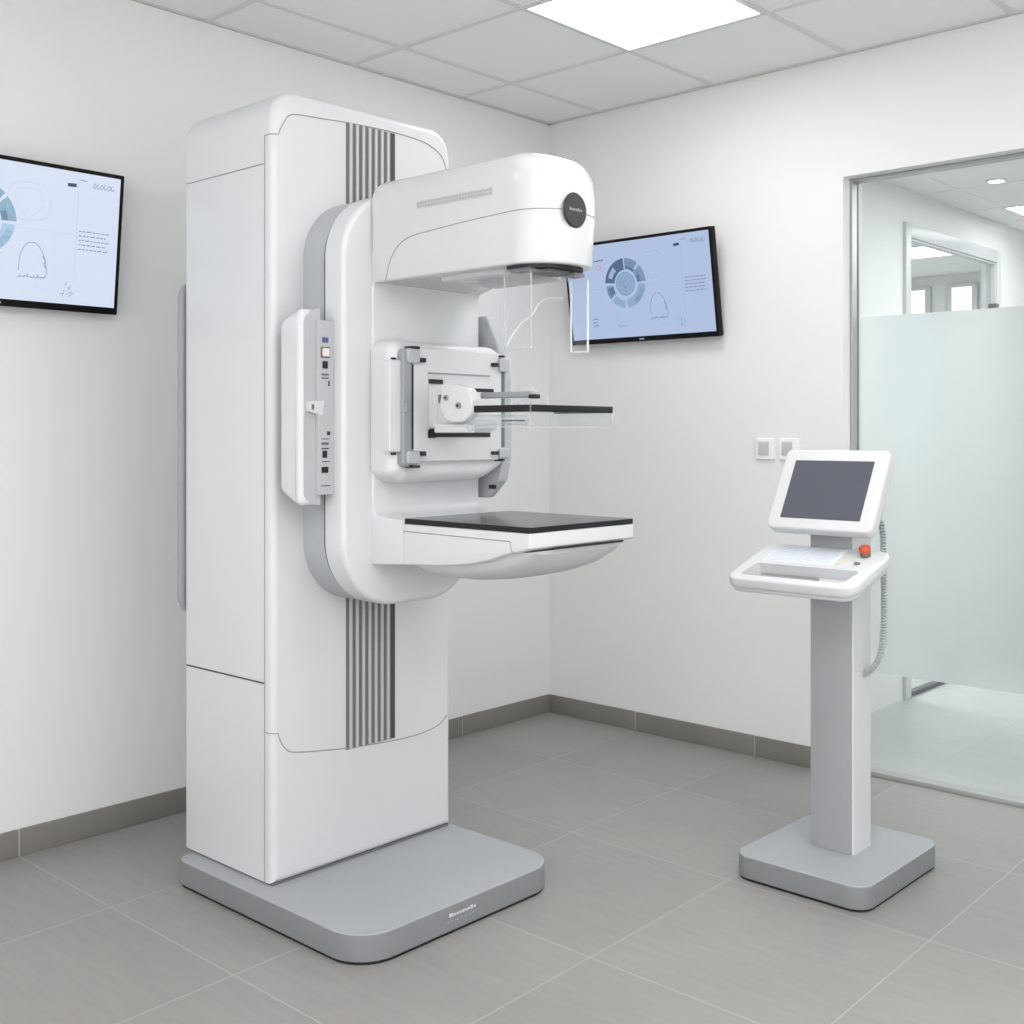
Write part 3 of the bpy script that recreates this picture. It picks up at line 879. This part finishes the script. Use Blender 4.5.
box(bm, 1.44, 1.60, -1.990, -1.93, 1.326, 1.352, r=0.006); box(bm, 1.56, 1.60, -1.9925, -1.95, 1.335, 1.339, mi=1)
box(bm, 1.425, 1.50, -1.985, -1.94, 1.312, 1.34, r=0.008)
obj('paddle_mount', bm, ['clearedge', 'dgrey'], pd)
bm = B()
prism(bm, [(1.475, 1.378), (1.592, 1.378), (1.592, 1.402), (1.575, 1.411), (1.558, 1.412), (1.548, 1.427), (1.475, 1.425)], [0.002, 0.003, 0.01, 0.006, 0.006, 0.01, 0.004], 'y', -1.862, -1.850, e0=0.004, e1=0.004)
obj('release_lever', bm, 'clearedge', pd)

# breast support table
TXF = 1.716
bm = B()
prism(bm, [(1.269, 0.958), (1.40, 0.965), (1.50, 0.976), (1.58, 0.992), (1.640, 1.012), (1.690, 1.022), (TXF, 1.030), (TXF, 1.0675), (1.269, 1.0675)],
      [0.003, 0.2, 0.2, 0.1, 0.05, 0.05, 0.006, 0.003, 0.003], 'y', -2.060, -1.648, e0=0.006, e1=0.006, seg=6, eseg=3)
yt = -2.0603
tube(bm, [(1.269, yt, 1.0475), (1.648, yt, 1.0445)], 0.0013, 6, 1)
tube(bm, spline([(1.648, yt, 1.0445), (1.653, yt, 1.042), (1.654, yt, 1.030), (1.658, yt, 1.021), (1.668, yt, 1.0195)], 5), 0.0012, 6, 1)
tb = obj('support_table', bm, ['white', 'seam'], mm)
bm = B(); prism(bm, rect(1.273, TXF + 0.001, -2.060, -1.653), 0.004, 'z', 1.0675, 1.0812, e1=0.0012, mi=0)
for f in bm.faces:
    f.material_index = 1 if abs(f.normal.z) < 0.5 else 0
bm.normal_update()
for f in bm.faces:
    f.material_index = 0 if abs(f.normal.z) > 0.7 else 1
obj('carbon_top', bm, ['carbon', 'carbonedge'], tb, 'flat black carbon top')
bm = B(); prism(bm, [(-1.975, 1.0225), (-1.697, 1.0225), (-1.697, 1.0275), (-1.975, 1.0275)], 0.001, 'x', TXF - 0.004, TXF + 0.0012); obj('cassette_slot', bm, 'black', tb)
# grey-white hull under the table
bm = B(); rings = []
for (x, w, zb, zt) in ((1.275, 0.168, 0.940, 0.965), (1.295, 0.174, 0.926, 0.972), (1.36, 0.180, 0.920, 0.982), (1.45, 0.184, 0.922, 0.992), (1.54, 0.184, 0.932, 1.002), (1.60, 0.183, 0.945, 1.012), (1.65, 0.181, 0.962, 1.018), (1.685, 0.177, 0.987, 1.018), (1.702, 0.170, 1.010, 1.020)):
    ring = []
    n = 24
    for k in range(n + 1):
        a = math.pi * k / n
        c, s = math.cos(a), math.sin(a)
        ring.append((x, -1.857 + w * math.copysign(abs(c) ** 0.6, c), zt - (zt - zb) * abs(s) ** 0.7))
    rings.append(ring)
loft(bm, rings)
obj('table_hull', bm, 'lgrey', tb)

# control pod on the carrier's left side
bm = B()
prism(bm, [(0.994, 1.150), (1.060, 1.118), (1.088, 1.112), (1.088, 1.640), (1.060, 1.626), (0.994, 1.606)], [0.03, 0.06, 0.012, 0.012, 0.07, 0.035], 'y', -2.258, -2.192, e0=0.018, e1=0.003, seg=8)
cp = obj('control_pod', bm, 'white', mm)
bm = B(); prism(bm, [(-2.246, 1.140), (-2.222, 1.119), (-2.193, 1.114), (-2.193, 1.637), (-2.222, 1.630), (-2.246, 1.606)], [0.02, 0.04, 0.002, 0.002, 0.05, 0.03], 'x', 1.082, 1.0895); obj('pod_face', bm, 'strip', cp)
bm = B()
prism(bm, rect(-2.210, -2.156, 1.142, 1.604), 0.004, 'x', 1.0, 1.101, e1=0.002)
ps = obj('connector_strip', bm, 'strip', cp)
XS0 = 1.1005
def port(name, y0, y1, z0, z1, m, d=0.002):
    bm = B(); prism(bm, rect(y0 - 0.008, y1 - 0.008, z0, z1), 0.0015, 'x', XS0 - 0.001, XS0 + d, seg=2); obj(name, bm, m, ps)
port('port', -2.188, -2.168, 1.545, 1.559, 'blue')
port('key_surround', -2.193, -2.163, 1.504, 1.534, 'dgrey'); port('square_key', -2.188, -2.167, 1.509, 1.530, 'pink', 0.005)
port('port', -2.187, -2.170, 1.476, 1.496, 'black'); port('port', -2.190, -2.167, 1.458, 1.463, 'dgrey'); port('port', -2.190, -2.167, 1.449, 1.453, 'dgrey')
port('port', -2.168, -2.164, 1.430, 1.444, 'black'); port('port', -2.172, -2.162, 1.300, 1.310, 'black')
port('port', -2.190, -2.164, 1.289, 1.291, 'dgrey'); port('port', -2.190, -2.167, 1.274, 1.281, 'dgrey'); port('port', -2.190, -2.166, 1.263, 1.266, 'black')
port('port', -2.187, -2.172, 1.240, 1.259, 'black'); port('port', -2.190, -2.164, 1.229, 1.231, 'dgrey')
port('port', -2.190, -2.168, 1.200, 1.216, 'black'); port('port', -2.193, -2.162, 1.165, 1.167, 'dgrey')
bm = B(); prism(bm, [(-2.240, 1.362), (-2.196, 1.352), (-2.190, 1.392), (-2.240, 1.388)], 0.002, 'x', 1.0885, 1.103)
lv = obj('latch', bm, 'lgrey', cp)
bm = B(); box(bm, 1.102, 1.1036, -2.232, -2.224, 1.367, 1.381); obj('latch_mark', bm, 'dgrey', lv)

# grey pod on the far side
bm = B()
prism(bm, [(1.085, 1.112), (1.150, 1.112), (1.205, 1.165), (1.222, 1.235), (1.222, 1.46), (1.198, 1.565), (1.150, 1.655), (1.085, 1.655)], [0.01, 0.03, 0.03, 0.05, 0.08, 0.05, 0.02, 0.01], 'y', -1.622, -1.585, e0=0.006, e1=0.006)
rp = obj('control_pod', bm, 'grey', mm, 'grey pod on the far side of the arm')
bm = B(); box(bm, 1.165, 1.19, -1.626, -1.620, 1.140, 1.152); obj('port', bm, 'black', rp)

# ------------------------------------------------------------------ the control console
ck = thing('control_console', 'slim operator console on a grey post with tilted screen and keypad tray by the glass', 'control console', (1.92, -0.9, 0))
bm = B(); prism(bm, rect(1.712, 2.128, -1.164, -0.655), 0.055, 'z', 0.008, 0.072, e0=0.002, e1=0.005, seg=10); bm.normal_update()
for f in bm.faces: f.material_index = 0 if f.normal.z > 0.6 or f.normal.z < -0.6 else 1  # same painted shade on the console plate's sides
cb = obj('base_plate', bm, ['basegrey', 'baseshade'], ck)
bm = B(); prism(bm, rect(1.717, 2.123, -1.159, -0.660), 0.052, 'z', 0.0, 0.008, seg=10); obj('rubber_foot', bm, 'black', cb)
bm = B(); prism(bm, rect(1.853, 1.988, -0.945, -0.832), 0.004, 'z', 0.072, 1.12, mi=0); po = obj('post', bm, 'white2', ck)
bm = B(); box(bm, 1.8525, 1.982, -0.951, -0.944, 0.0725, 1.119, r=0.001)
obj('post_front', bm, 'post', po, 'grey front panel of the post')

# tray, built flat then tilted about its front edge
TA = R(17.5)
PIV = Vector((1.924, -1.205, 0.868))
def tilt_bm(bm):
    bmesh.ops.rotate(bm, verts=bm.verts[:], cent=PIV, matrix=Matrix.Rotation(TA, 3, 'X'))
    return bm
ty0, ty1 = -1.207, -0.938
tz0, tz1 = 0.854, 0.890
bm = B(); prism(bm, rect(1.717, 2.117, ty0, ty1), [0.035, 0.05, 0.045, 0.03], 'z', tz0, tz1, e0=0.012, e1=0.008, seg=8, eseg=4)
cut = B(); prism(cut, [(1.752, ty0 + 0.028), (2.072, ty0 + 0.028), (2.086, ty0 + 0.116), (1.760, ty0 + 0.116)], [0.012, 0.02, 0.015, 0.012], 'z', tz0 - 0.05, tz1 + 0.05, seg=6)
bm = boolean_cut(bm, cut); tilt_bm(bm)
tr = obj('tray', bm, 'white2', ck, 'white keypad tray with an open carrying grip', angle=40)
bm = B(); prism(bm, rect(1.725, 2.110, ty0 + 0.006, ty1 - 0.004), [0.03, 0.045, 0.04, 0.03], 'z', tz0 - 0.012, tz0 + 0.004, e0=0.008)
cut = B(); prism(cut, [(1.752, ty0 + 0.028), (2.00, ty0 + 0.028), (1.955, ty0 + 0.116), (1.762, ty0 + 0.116)], 0.01, 'z', tz0 - 0.1, tz1)
bm = boolean_cut(bm, cut); tilt_bm(bm); obj('tray_underside', bm, 'lgrey', tr, angle=40)
bm = B()
kx0, kx1, ky0, ky1 = 1.766, 1.985, ty0 + 0.138, ty1 - 0.016
prism(bm, rect(kx0, kx1, ky0, ky1), 0.003, 'z', tz1 - 0.001, tz1 + 0.0008)
for i in range(13):
    for j in range(6):
        a, b = kx0 + 0.006 + 0.0158 * i, ky0 + 0.005 + 0.0178 * j
        if j == 0 and 3 < i < 9: continue
        box(bm, a, a + 0.0125, b, b + 0.014, tz1, tz1 + 0.0024, mi=1)
box(bm, kx0 + 0.006 + 0.0158 * 4, kx0 + 0.006 + 0.0158 * 8 + 0.0125, ky0 + 0.005, ky0 + 0.019, tz1, tz1 + 0.0024, mi=1)
tilt_bm(bm); obj('keypad', bm, ['keygap', 'key'], tr, 'pale blue grey keypad')
# emergency button
bm = B(); bx, by = 2.054, ty1 - 0.050
cyl(bm, (bx, by, tz1 - 0.001), 'z', 0.0145, 0.012, 24, 0, 0.002); tilt_bm(bm); eb = obj('emergency_button', bm, 'dgrey', tr, 'red mushroom button')
bm = B()
prof = [(0.013, 0.011), (0.0150, 0.013), (0.0165, 0.019), (0.0165, 0.027), (0.0140, 0.031), (0.007, 0.0325)]
loft(bm, [[(bx + r * math.cos(2 * math.pi * k / 28), by + r * math.sin(2 * math.pi * k / 28), tz1 + h) for k in range(28)] for r, h in prof])
tilt_bm(bm); obj('button_cap', bm, 'red', eb)
for (x, y, r, m) in ((2.012, ty0 + 0.175, 0.0075, 'yellow'), (2.002, ty0 + 0.148, 0.006, 'yellow')):
    bm = B(); cyl(bm, (x, y, tz1 - 0.001), 'z', r, 0.004, 20, 0, 0.001); tilt_bm(bm); obj('round_button', bm, m, tr)
bm = B(); cyl(bm, (2.056, ty0 + 0.158, tz1 - 0.001), 'z', 0.013, 0.003, 24, 0); cyl(bm, (2.056, ty0 + 0.158, tz1 + 0.001), 'z', 0.009, 0.004, 20, 1, 0.001)
box(bm, 2.050, 2.062, ty0 + 0.1565, ty0 + 0.1595, tz1 + 0.004, tz1 + 0.009, mi=2)
tilt_bm(bm); obj('key_switch', bm, ['lgrey', 'dgrey', 'mgrey'], tr)

# monitor: built upright facing -y, then leaned back
MA = R(-30)
MPIV = Vector((1.917, -1.030, 1.022))
def lean(bm):
    bmesh.ops.rotate(bm, verts=bm.verts[:], cent=MPIV, matrix=Matrix.Rotation(MA, 3, 'X'))
    return bm
mx0, mx1, mz0, mz1 = 1.745, 2.081, 1.024, 1.292
bm = B(); prism(bm, rect(mx0, mx1, mz0, mz1), 0.022, 'y', -1.030, -0.982, e0=0.006, e1=0.014, seg=8, eseg=4); lean(bm)
mo = obj('monitor', bm, 'white2', ck, 'white framed monitor leaning back')
bm = B(); prism(bm, rect(mx0 + 0.042, mx1 - 0.044, mz0 + 0.036, mz1 - 0.041), 0.002, 'y', -1.0308, -1.0285); lean(bm); ms_ = obj('screen', bm, 'conscreen', mo, 'dark blank screen')
bm = B()
a0, a1, b0, b1 = mx0 + 0.042, mx1 - 0.044, mz0 + 0.036, mz1 - 0.041
box(bm, a0 - 0.002, a0, -1.0306, -1.0285, b0 - 0.002, b1 + 0.002); box(bm, a1, a1 + 0.002, -1.0306, -1.0285, b0 - 0.002, b1 + 0.002)
box(bm, a0, a1, -1.0306, -1.0285, b1, b1 + 0.002); box(bm, a0, a1, -1.0306, -1.0285, b0 - 0.002, b0)
lean(bm); obj('screen_gasket', bm, 'dseam', mo)
bm = B(); box(bm, 1.86, 1.98, -0.992, -0.960, 1.07, 1.20, r=0.008); lean(bm); obj('monitor_mount', bm, 'mgrey', mo)

# coiled hand-switch cord hanging behind the tray
path = [p + Vector((-0.013, 0, 0)) for p in spline([(2.020, -0.905, 1.075), (2.050, -0.885, 1.050), (2.060, -0.88, 1.01), (2.062, -0.88, 0.93), (2.064, -0.88, 0.82), (2.062, -0.88, 0.72), (2.052, -0.88, 0.655), (2.030, -0.88, 0.615), (1.998, -0.88, 0.588)], 40)]
bm = B()
coil = []
L = 0.0
up = Vector((0, 1, 0))
for i, p in enumerate(path):
    d = (path[min(i + 1, len(path) - 1)] - path[max(i - 1, 0)]).normalized()
    side = d.cross(up).normalized()
    if i: L += (p - path[i - 1]).length
    a = 2 * math.pi * L / 0.0085
    q = 0.0085
    coil.append((p, side, L))
dense = []
total = coil[-1][2]
N = int(total / 0.0085 * 10)
ci = 0
for k in range(N + 1):
    s = total * k / N
    while ci < len(coil) - 2 and coil[ci + 1][2] < s: ci += 1
    a_, b_ = coil[ci], coil[ci + 1]
    u = (s - a_[2]) / max(1e-9, b_[2] - a_[2])
    p = a_[0].lerp(b_[0], u); sd = a_[1].lerp(b_[1], u).normalized()
    th = 2 * math.pi * s / 0.0085
    dense.append(p + (sd * math.cos(th) + up * math.sin(th)) * 0.0070)
tube(bm, dense, 0.0033, 6)
obj('coiled_cord', bm, 'cord', ck, 'grey coiled cord hanging beside the post')
bm = B(); box(bm, 2.02, 2.050, -0.915, -0.885, 1.045, 1.068, r=0.006); box(bm, 1.98, 2.03, -0.91, -0.89, 1.06, 1.075); obj('cord_socket', bm, 'lgrey', ck)

# ------------------------------------------------------------------ lights
def area(name, loc, sx, sy, power, rot=(0, 0, 0), col=(1, 1, 1)):
    l = bpy.data.lights.new(name, 'AREA'); l.shape = 'RECTANGLE'; l.size = sx; l.size_y = sy; l.energy = power; l.color = col
    o = bpy.data.objects.new(name, l); o.location = loc; o.rotation_euler = rot; COL.objects.link(o); return o
area('lamp_above_machine', ((LX0 + LX1) / 2, (LY0 + LY1) / 2, H - 0.012), 0.54, 0.54, 7)
area('lamp_ceiling_middle', (2.75, -1.75, H - 0.012), 0.9, 0.9, 20)
area('lamp_ceiling_front', (3.3, -3.9, H - 0.012), 1.1, 1.1, 25)
area('lamp_ceiling_right', (4.2, -2.6, H - 0.012), 1.0, 1.0, 12)
area('lamp_ceiling_left', (0.9, -4.2, H - 0.012), 0.8, 0.8, 7)
area('lamp_front_fill', (2.6, RY1 + 0.02, 1.35), 4.4, 2.3, 40, (R(90), 0, 0), (0.97, 0.985, 1.0))  # added fill behind the camera; the front wall has no window
area('lamp_up_fill', (3.9, -4.6, 1.75), 1.2, 0.5, 40, (R(180), 0, 0))  # added fill to brighten the ceiling, no fixture modelled
area('lamp_right_fill', (RX1 - 0.02, -2.4, 1.25), 3.2, 1.9, 27, (R(90), 0, R(90)), (0.985, 0.99, 1.0))  # added fill for the low corner; the right wall has no opening
area('lamp_corridor', (2.4, 1.8, CH - 0.012), 1.2, 2.4, 45, col=(0.95, 1.0, 1.0))
area('lamp_side_room', (-0.4, 2.2, CH - 0.012), 1.0, 1.5, 75)

w = bpy.data.worlds.new('world'); sc.world = w; w.use_nodes = True
w.node_tree.nodes['Background'].inputs['Color'].default_value = (0.9, 0.95, 1, 1)
w.node_tree.nodes['Background'].inputs['Strength'].default_value = 0.3

# ------------------------------------------------------------------ camera
F, CYH, A = 1159.0, 432.0, R(42.6)
cam = bpy.data.cameras.new('camera')
co = bpy.data.objects.new('camera', cam); COL.objects.link(co)
co.location = (3.544, -4.1113, 1.3083)
co.rotation_euler = (R(90), 0, A)
cam.sensor_fit = 'HORIZONTAL'; cam.sensor_width = 36
cam.lens = F / 1024 * 36
cam.shift_y = -(512 - CYH) / 1024
cam.clip_start = 0.05
sc.camera = co
sc.view_settings.view_transform = 'Standard'
sc.view_settings.look = 'None'
sc.view_settings.exposure = 0.0
sc.cycles.use_denoising = True
sc.cycles.max_bounces = 10
sc.cycles.transparent_max_bounces = 24
